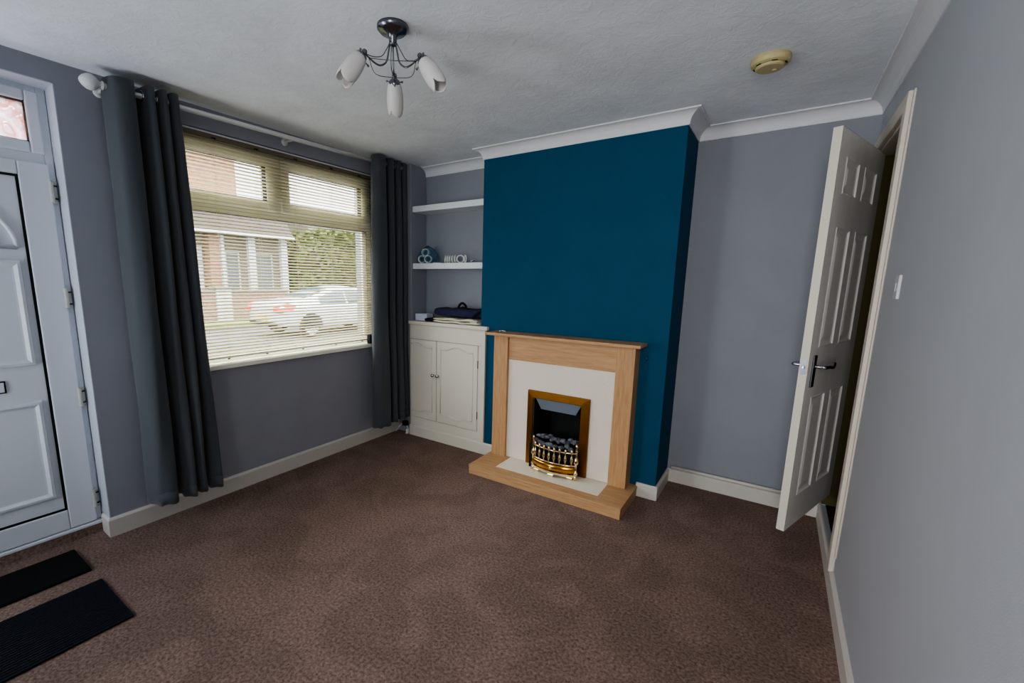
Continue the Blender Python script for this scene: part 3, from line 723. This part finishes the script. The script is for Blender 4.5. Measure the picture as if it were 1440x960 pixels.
# ------------------------------------------------------------------ fireplace
fp = thing('fireplace_surround', 'light oak fireplace surround with cream back panel and oak hearth', 'fireplace', (1.69, -.5, 0))
JF = -.505; HT = .072
mb = MB().box(1.10, 2.236, -.558, -D, 1.030, 1.051); link('mantel_shelf', mb, m_oakH, fp, bevel=.003)
for a, b in ((1.146, 1.267), (2.078, 2.196)): link('jamb', MB().box(a, b, JF, -D, HT, 1.030), m_oakV, fp, bevel=.002)
link('frieze', MB().box(1.267, 2.078, -.486, -.40, .850, 1.030), m_oakH, fp, bevel=.002)
PB = -.480
mb = MB().box(1.267, FX0+.02, PB, -D, HT, .85).box(FX1-.02, 2.078, PB, -D, HT, .85).box(FX0+.02, FX1-.02, PB, -D, FZ1+.01, .85)
link('back_panel', mb, m_cream, fp)
mb = MB().box(1.125, 2.248, -.788, -.70, 0, HT-.018).box(1.125, 1.3, -.70, -D, 0, HT-.018).box(2.08, 2.248, -.70, -D, 0, HT-.018)
h_ = link('hearth', mb, m_oakH, fp)
mb = MB().box(1.122, 2.251, -.791, -.705, HT-.017, HT).box(1.122, 1.306, -.705, -D, HT-.017, HT).box(2.078, 2.251, -.705, -D, HT-.017, HT)
link('hearth_top', mb, m_oakH, h_, bevel=.002)
link('hearth_slab', MB().box(1.306, 2.078, -.705, -.47, 0, HT-.003), m_cream2, h_)

ef = thing('electric_fire', 'brass framed inset fire with coals and spindle fret in the oak fireplace', 'fire', (1.685, -.5, HT))
bx0, bx1, bz0, bz1 = 1.447, 1.921, HT-.002, .642
ix0, ix1, iz1 = 1.493, 1.860, .586
mb = MB()
o = [(bx0, bz0), (bx0, bz1), (bx1, bz1), (bx1, bz0)]; i_ = [(ix0, bz0), (ix0, iz1), (ix1, iz1), (ix1, bz0)]
yf, yb = PB-.02, PB+.001
for k in range(3):
    a, b, c, d = o[k], o[k+1], i_[k+1], i_[k]
    mb.prism([(a[0], yf+.002, a[1]), (b[0], yf+.002, b[1]), (c[0], yf, c[1]), (d[0], yf, d[1])], (0, yb-yf-.002, 0))
link('trim_frame', mb, m_brassF, ef, bevel=.003)
mb = MB()
yk = -.26
mb.quad((ix0, yb, bz0), (ix0, yb, iz1), (ix0+.04, yk, iz1-.05), (ix0+.04, yk, bz0)); mb.quad((ix1, yb, bz0), (ix1, yb, iz1), (ix1-.04, yk, iz1-.05), (ix1-.04, yk, bz0))
mb.quad((ix0+.04, yk, bz0), (ix1-.04, yk, bz0), (ix1-.04, yk, iz1-.05), (ix0+.04, yk, iz1-.05)); mb.quad((ix0, yb, iz1), (ix1, yb, iz1), (ix1-.04, yk, iz1-.05), (ix0+.04, yk, iz1-.05))
mb.quad((ix0, yb, bz0+.004), (ix1, yb, bz0+.004), (ix1-.04, yk, bz0+.004), (ix0+.04, yk, bz0+.004))
link('firebox', mb, m_black2, ef)
mb = MB().prism([(ix0+.012, PB+.004, iz1-.004), (ix1-.006, PB+.004, iz1-.004), (ix1-.06, PB+.05, iz1-.095), (ix0+.035, PB+.05, iz1-.095)], (0, .006, 0)); link('hood', mb, m_hood, ef)
link('fuel_bed', MB().box(ix0+.01, ix1-.01, PB-.07, PB+.12, HT, .25), m_black, ef)
rc = random.Random(5)
for k in range(27):
    x = ix0+.03+(ix1-ix0-.06)*((k % 9)+rc.uniform(.2, .8))/9; y = PB-.05+.05*(k//9)+rc.uniform(-.01, .01); r = rc.uniform(.016, .023); z = .258+.045*(1-abs(2*(y-PB+.06)/.15-1))+rc.uniform(-.008, .018)
    bm = bmesh.new(); bmesh.ops.create_icosphere(bm, subdivisions=2, radius=r)
    for v in bm.verts: v.co *= rc.uniform(.8, 1.12); 
    sx = (rc.uniform(.9, 1.4), rc.uniform(.8, 1.2), rc.uniform(.7, 1.0))
    for v in bm.verts: v.co = Vector((v.co.x*sx[0]+x, v.co.y*sx[1]+y, v.co.z*sx[2]+z))
    link('coal', bm, m_coal, ef)
# brass fret
fr = link('fret', MB().box(1.53, 1.875, -.55, -.545, HT+.02, .165), m_black, ef)
bow = lambda x: -.565-.042*(1-((x-1.708)/.165)**2)
xs = [1.545+.326*k/20 for k in range(21)]
mb = MB().tube([(x, bow(x), .262) for x in xs], .0055, 8); link('rail', mb, m_brassB, fr, smooth=True)
mb = MB().tube([(x, bow(x), .170) for x in xs], .006, 8); link('rail', mb, m_brassB, fr, smooth=True)
mb = MB(); mb.grid(lambda i, j: (xs[i], bow(xs[i])-(0, .004, .012, .01, 0)[j], (.105, .118, .128, .152, .163)[j]), 21, 5)
link('ash_apron', mb, m_brass, fr, smooth=True, solid=.003)
mb = MB(); mb.grid(lambda i, j: (xs[i], bow(xs[i])-.006, (.088, .106)[j]), 21, 2); link('lower_rail', mb, m_brassB, fr, solid=.006)
for k in range(8):
    x = 1.568+k*.0395
    Mp = Matrix.Translation((x, bow(x)-.004, .172))
    prof = [(.004, 0), (.0065, .006), (.004, .012), (.006, .02), (.0115, .040), (.0105, .052), (.006, .066), (.0042, .078), (.0048, .088), (.0095, .098), (.010, .106), (.006, .114), (.001, .117)]
    link('spindle', MB().lathe(prof, 14, Mp), m_brassB, fr, smooth=True)
for x in (1.545, 1.872):
    Mp = Matrix.Translation((x, bow(x), HT-.003))
    prof = [(.014, 0), (.018, .012), (.013, .026), (.009, .036), (.016, .046), (.012, .058), (.007, .066), (.0075, .105), (.010, .112), (.018, .128), (.014, .148), (.008, .165), (.0065, .20), (.011, .206), (.0075, .216), (.006, .234), (.0105, .241), (.008, .252), (.001, .262)]
    link('post', MB().lathe(prof, 16, Mp), m_brassB, fr, smooth=True)
for x, w in ((1.708, .022), (1.84, .02), (1.585, .02)):
    mb = MB().box(x-w, x+w, bow(x)-.016, bow(x)+.004, HT-.003, HT+.018); link('foot', mb, m_brassB, fr, bevel=.003)
link('medallion', MB().ball((1.708, bow(1.708)-.014, .135), .013, 14), m_brassB, fr, smooth=True)

# bunch of keys on the mantel
ky = thing('key_bunch', 'small chrome key bunch on the left end of the mantel shelf', 'keys', (1.175, -.47, 1.051))
mb = MB().tube([(1.17+.013*math.cos(2*PI*k/18), -.47+.013*math.sin(2*PI*k/18), 1.0535+.006*math.sin(2*PI*k/18)) for k in range(18)], .0015, 6, closed=True); link('split_ring', mb, m_chrome, ky, smooth=True)
for a, dz in ((.4, .002), (-.7, .007), (-.2, .011)):
    Mk = Matrix.Translation((1.178, -.475, 1.0515+dz)) @ Matrix.Rotation(a, 4, 'Z')
    mb = MB().lathe([(.002, 0), (.0115, 0), (.0115, .003), (.002, .003)], 16, Mk @ Matrix.Translation((.01, 0, 0))).box(.02, .05, -.0035, .0035, 0, .0025, Mk); link('key', mb, m_chrome, ky)
# little screw hook by the mantel
mb = MB().tube(catmull([(2.245, -.384, .966), (2.245, -.40, .966), (2.245, -.412, .960), (2.245, -.413, .948), (2.245, -.404, .942)], 5), .003, 7)
tag(link('screw_hook', mb, m_steel, smooth=True), 'tiny screw hook in the blue wall just right of the oak mantel', 'hook')

# ------------------------------------------------------------------ outside
GZ = -.22
link('road', MB().box(-11.2, -2.2, -25, 40, GZ-.2, GZ), m_asph, kind='structure')
link('pavement', MB().box(-2.2, -.28, -25, 40, GZ-.2, GZ+.1).box(-14.9, -11.2, -25, 40, GZ-.2, GZ+.1), m_pave, kind='structure')
link('ground', MB().box(-60, -14.9, -40, 60, GZ-.25, GZ+.08), m_grass, kind='structure')
tag(link('grass_verge', MB().box(-12.6, -11.35, -8, 6.6, GZ+.1, GZ+.16), m_grass), 'green grass verge along the far pavement', 'grass')
bpy.data.objects['grass_verge']['kind'] = 'stuff'
gw = thing('garden_wall', 'low orange brick garden wall across the street left of the car', 'wall', (-13, 3, GZ))
link('brickwork', MB().box(-13.15, -12.93, -6, 4.15, GZ+.1, .95).box(-13.15, -12.93, 4.65, 6.9, GZ+.1, .95), m_brickR, gw)
link('pier', MB().box(-13.25, -12.83, 4.15, 4.65, GZ+.1, 1.05), m_whiteX, gw)
link('coping', MB().box(-13.2, -12.88, -6, 4.13, .951, 1.02).box(-13.2, -12.88, 4.67, 6.9, .951, 1.02).box(-13.3, -12.78, 4.1, 4.7, 1.051, 1.13), m_pave, gw)
# house across the street
hs = thing('house', 'orange brick house with white garage door and porch posts across the street', 'house', (-18, 3, GZ))
link('brick_wall', MB().box(-24, -15, -9, 6.25, 3.9, 8.2), m_brick, hs)
link('lower_wall', MB().box(-24, -15.4, -9, 8.2, 0, 3.9), m_render, hs)
link('porch_roof', MB().prism([(-15.6, -9, 3.15), (-14.4, -9, 3.15), (-15.0, -9, 3.95), (-15.6, -9, 3.95)], (0, 17.3, 0)), m_tile, hs)
link('fascia', MB().box(-14.42, -14.36, -9, 8.3, 3.05, 3.2), m_whiteX, hs)
link('brick_pilaster', MB().box(-15.4, -14.9, 5.0, 5.38, 0, 3.05), m_brick, hs)
for y in (5.45, 6.62, 8.06): link('porch_post', MB().box(-14.98, -14.8, y-.14 if y > 5.5 else y-.06, y+.14 if y > 5.5 else y+.06, GZ+.1, 3.05), m_whiteX, hs)
g_d = link('garage_door', MB().box(-15.4, -15.3, 2.3, 4.9, 0, 2.6), m_whiteX, hs)
for z in (.5, 1.0, 1.5, 2.0): link('panel_line', MB().box(-15.3, -15.29, 2.3, 4.9, z-.01, z+.01), m_pave, g_d)
m_winX = M('dark_house_window', srgb(96,104,104), .2)
for y0_, y1_ in ((5.75, 6.35), (6.95, 7.8)):
    w_ = link('window', MB().box(-15.4, -15.32, y0_, y1_, .9, 2.5), m_whiteX, hs); link('pane', MB().box(-15.33, -15.31, y0_+.07, y1_-.07, .97, 2.43), m_winX, w_)
link('roof', MB().prism([(-14.6, -9.3, 8.15), (-24.4, -9.3, 8.15), (-19.5, -9.3, 11.2)], (0, 15.8, 0)), m_tile, hs)
h2 = thing('house', 'red brick house partly hidden behind the hedge, far right through the blind', 'house', (-26, 20, GZ))
link('brick_wall', MB().box(-32, -26, 17.5, 30, 0, 5.0), m_brickR, h2)
link('roof', MB().prism([(-25.6, 17.2, 4.9), (-32.4, 17.2, 4.9), (-29, 17.2, 7.2)], (0, 13, 0)), m_tile, h2)
link('window', MB().box(-26, -25.9, 19.5, 21.5, 2.5, 4), m_whiteX, h2)
# hedge
def foliage(cx0, cx1, cy0, cy1, z0, z1, n, rn, size=.16):
    mb = MB()
    for _ in range(n):
        th = rn.random(); x = rn.uniform(cx0, cx1); y = rn.uniform(cy0, cy1); z = rn.uniform(z0, z1)+.2*math.sin(y*1.3)*(1 if rn.random() > .3 else 0)
        a = Vector((rn.uniform(-1, 1), rn.uniform(-1, 1), rn.uniform(-1, 1))).normalized(); b = a.orthogonal().normalized(); s = size*rn.uniform(.6, 1.4)
        p = Vector((x, y, z)); mb.quad(p-a*s, p+b*s*.5, p+a*s, p-b*s*.5)
    return mb
rn = random.Random(3)
hd_ = thing('hedge', 'tall yellow-green hedge across the street behind the parked car', 'hedge', (-15, 11.5, GZ))
core = MB(); core.box(-15.6, -14.6, 8.7, 17.5, 0, 3.1); link('stems', core, m_stem, hd_)
link('foliage', foliage(-15.9, -14.3, 8.55, 17.8, 0, 3.6, 9000, rn), m_leaf, hd_)

# parked car: sections along y, heading +y
car = thing('parked_car', 'silver-white hatchback parked across the street, red tail lights at its left end', 'car', (-8.9, 5.7, GZ))
Y0 = 3.45; G = GZ
# y, z_bottom, z_belt(shoulder), z_top, half width low, half width belt, half width top
S = [(0.00, .42, .64, .84, .60, .64, .50), (.06, .36, .70, .98, .76, .80, .64), (.25, .30, .80, 1.03, .83, .87, .70), (.60, .27, .86, 1.06, .86, .90, .70), (1.0, .25, .89, 1.10, .87, .91, .68), (1.4, .24, .90, 1.25, .87, .915, .62), (1.85, .24, .90, 1.39, .87, .915, .60),
     (2.3, .24, .90, 1.45, .87, .915, .60), (2.75, .24, .89, 1.45, .87, .915, .60), (3.15, .24, .88, 1.36, .87, .91, .61), (3.5, .25, .88, 1.18, .87, .90, .64), (3.85, .26, .86, 1.00, .87, .89, .68), (4.2, .28, .80, .90, .84, .87, .64), (4.55, .32, .70, .78, .76, .79, .55), (4.68, .42, .60, .66, .62, .64, .44)]
def sec(k):
    y, zb, zs_, zt, wl, wb_, wt = S[k]
    side = [(wl*.9, zb), (wl, zb+.06), (wb_, (zb+zs_)/2+.04), (wb_, zs_-.04), (wb_-.02, zs_), (wb_-.03, zs_+.02), (wt+(wb_-wt)*.35, zs_+(zt-zs_)*.6), (wt+.03, zt-.05 if zt-zs_ > .15 else zt-.02), (wt-.06, zt-.005), (0, zt+.012)]
    return y, side
def carpt(k, j, off=0):
    y, s = sec(k); n = len(s)
    x, z = s[j] if j < n else (-s[2*n-2-j][0], s[2*n-2-j][1])
    return Vector((-8.9+x*(1+off), Y0+y, G+z))
NS = 19
mb = MB(); V = [[mb.bm.verts.new(carpt(k, j)) for j in range(NS)] for k in range(len(S))]
for k in range(len(S)-1):
    for j in range(NS-1): mb.bm.faces.new((V[k][j], V[k][j+1], V[k+1][j+1], V[k+1][j]))
    mb.bm.faces.new((V[k][NS-1], V[k][0], V[k+1][0], V[k+1][NS-1]))
mb.bm.faces.new(V[0]); mb.bm.faces.new(V[-1][::-1])
body = link('body', mb, m_carp, car, smooth=True, subsurf=2)
def patch(pts, mat, name, parent=car, off=(.012, 0, 0)):
    mb = MB(); mb.bm.faces.new([mb.bm.verts.new(Vector(p)+Vector(off)) for p in pts]); return link(name, mb, mat, parent, solid=.006)
# side windows on both sides (x = centre + sign*w)
def sidewin(y0, y1, sgn, name):
    mb = MB(); n = 10
    def zz(y, f):
        for a, b in zip(S, S[1:]):
            if a[0] <= y <= b[0]:
                t = (y-a[0])/(b[0]-a[0]); L = lambda q: a[q]+(b[q]-a[q])*t
                zs_, zt, wb_, wt = L(2), L(3), L(5), L(6)
                z = zs_+.03+(zt-.10-zs_-.03)*f; w = (wb_-.03)+(wt+.03-wb_+.03)*((z-zs_)/(zt-zs_))
                return w+.016, z
    def f(i, j):
        y = y0+(y1-y0)*i/(n-1); w, z = zz(y, j/4); return (-8.9+sgn*w, Y0+y, G+z)
    mb.grid(f, n, 5); return link(name, mb, m_carg, car, smooth=True, solid=.004)
for sgn in (1, -1):
    sidewin(1.32, 2.25, sgn, 'side_window'); sidewin(2.33, 3.55, sgn, 'side_window')
mb = MB(); mb.grid(lambda i, j: (-8.9+(-.56+1.12*i/8)*(1.0), Y0+(.98, 1.38, 1.82)[j], G+(1.105, 1.255, 1.395)[j]+.03*(1-(2*i/8-1)**2)), 9, 3); link('rear_window', mb, m_carg, car, smooth=True, solid=.004)
mb = MB(); mb.grid(lambda i, j: (-8.9+(-.58+1.16*i/8), Y0+(3.80, 3.48, 3.05)[j], G+(1.04, 1.20, 1.395)[j]+.03*(1-(2*i/8-1)**2)), 9, 3); link('windscreen', mb, m_carg, car, smooth=True, solid=.004)
for sgn in (1, -1):
    mb = MB()
    P = [(.80, .02, .74), (.865, .16, .77), (.885, .40, .80), (.86, .50, .90), (.80, .30, .98), (.70, .06, .93), (.60, -.01, .86), (.62, -.02, .74)]
    mb.bm.faces.new([mb.bm.verts.new((-8.9+sgn*x, Y0+y, G+z)) for x, y, z in P]); bmesh.ops.triangulate(mb.bm, faces=mb.bm.faces[:])
    tl = link('tail_light', mb, m_lamp, car, solid=.06)
    mb = MB().ball((-8.9+sgn*.80, Y0+.12, G+.85), .075, 12, (1, 1, .8)); link('reverse_lens', mb, m_lampW, tl, smooth=True)
    mb = MB(); P = [(.50, 4.62, .64), (.72, 4.48, .66), (.80, 4.22, .80), (.58, 4.50, .76)]
    mb.bm.faces.new([mb.bm.verts.new((-8.9+sgn*x, Y0+y, G+z)) for x, y, z in P]); link('headlight', mb, m_lampW, car, solid=.05)
    mb = MB().ball((-8.9+sgn*.99, Y0+3.42, G+1.0), .10, 12, (.9, .6, .7)); link('wing_mirror', mb, m_carp, car, smooth=True)
link('number_plate', MB().box(-9.16, -8.64, Y0-.03, Y0+.0, G+.50, G+.61), m_plate, car)
link('bumper_strip', MB().box(-9.55, -8.25, Y0-.02, Y0+.05, G+.36, G+.46), m_tyre, car, bevel=.02)
def wheel(y, sgn):
    Mw = Matrix.Translation((-8.9+sgn*.80, Y0+y, G+.31)) @ Matrix.Rotation(sgn*PI/2, 4, 'Y')
    mb = MB().lathe([(.20, -.10), (.29, -.10), (.312, -.06), (.312, .06), (.29, .10), (.22, .105), (.22, -.1)], 36, Mw, caps=False)
    w_ = link('wheel', mb, m_tyre, car, smooth=True)
    mb = MB().lathe([(.215, .07), (.225, .106), (.235, .106), (.22, .03), (.02, .03)], 36, Mw)
    for k in range(10):
        mb.box(.03, .222, -.014, .014, .06, .104, Mw @ Matrix.Rotation(2*PI*k/10, 4, 'Z'))
    mb.lathe([(.055, .05), (.055, .108), (.02, .112)], 16, Mw); link('alloy_rim', mb, m_rim, w_)
    mb = MB().lathe([(.0, .0), (.375, .0), (.375, .06), (.32, .068)], 36, Matrix.Translation((-8.9+sgn*.845, Y0+y, G+.33)) @ Matrix.Rotation(sgn*PI/2, 4, 'Y')); 
    bmesh.ops.bisect_plane(mb.bm, geom=mb.bm.verts[:]+mb.bm.edges[:]+mb.bm.faces[:], plane_co=(0, 0, G+.26), plane_no=(0, 0, -1), clear_outer=True)
    link('wheel_arch', mb, m_tyre, car)
for y in (.97, 3.70):
    for s in (1, -1): wheel(y, s)

# ------------------------------------------------------------------ light
w = bpy.data.worlds.new('overcast'); sc.world = w; w.use_nodes = True; nt = w.node_tree; nt.nodes.clear()
out = nt.nodes.new('ShaderNodeOutputWorld'); bg = nt.nodes.new('ShaderNodeBackground'); tc = nt.nodes.new('ShaderNodeTexCoord')
sp = nt.nodes.new('ShaderNodeSeparateXYZ'); rp = nt.nodes.new('ShaderNodeValToRGB')
nt.links.new(tc.outputs['Generated'], sp.inputs[0]); nt.links.new(sp.outputs['Z'], rp.inputs['Fac'])
e = rp.color_ramp.elements; e[0].position = .0; e[0].color = (.28, .29, .31, 1); e[1].position = 1; e[1].color = (1.0, 1.02, 1.08, 1)
x = e.new(.30); x.color = (.30, .31, .325, 1); x = e.new(.55); x.color = (.85, .88, .95, 1)
nt.links.new(rp.outputs['Color'], bg.inputs['Color']); bg.inputs['Strength'].default_value = 6.5; nt.links.new(bg.outputs[0], out.inputs['Surface'])

def area(name, loc, target, sx, sy, power, col):
    l = bpy.data.lights.new(name, 'AREA'); l.shape = 'RECTANGLE'; l.size = sx; l.size_y = sy; l.energy = power; l.color = col
    o = bpy.data.objects.new(name, l); COL.objects.link(o); o.location = loc
    d = Vector(target)-Vector(loc); o.rotation_euler = d.to_track_quat('-Z', 'Y').to_euler(); return o
area('side_fill', (.10, -4.15, 1.15), (2.2, -1.4, 2.2), 1.1, 1.5, 21, (.88, .94, 1.0))  # added fill lamp out of view, no window stands there
rd = area('rear_fill', (2.85, YR+.06, 1.5), (2.95, 0, 1.2), .7, 1.7, 9.5, (1.0, .98, .95)); rd.data.spread = math.radians(110)  # added fill lamp behind the camera, brightens the stair door

# ------------------------------------------------------------------ camera
cam = bpy.data.cameras.new('camera'); co = bpy.data.objects.new('camera', cam); COL.objects.link(co)
yaw, pitch_, roll = .61249, .17033, .01397
fw = Vector((-math.sin(yaw)*math.cos(pitch_), math.cos(yaw)*math.cos(pitch_), -math.sin(pitch_)))
rt = Vector((math.cos(yaw), math.sin(yaw), 0)); up = rt.cross(fw)
r2 = math.cos(roll)*rt+math.sin(roll)*up; u2 = -math.sin(roll)*rt+math.cos(roll)*up
co.matrix_world = Matrix(((r2.x, u2.x, -fw.x, 2.90326), (r2.y, u2.y, -fw.y, -3.38188), (r2.z, u2.z, -fw.z, 1.42928), (0, 0, 0, 1)))
cam.sensor_width = 36; cam.lens = 620.13/1440*36
cam.shift_x = 64.943/1440; cam.shift_y = 22.093/1440
cam.clip_start = .02; cam.clip_end = 200
sc.camera = co
sc.view_settings.view_transform = 'AgX'
sc.view_settings.look = 'AgX - Medium High Contrast'
sc.view_settings.exposure = 1.3
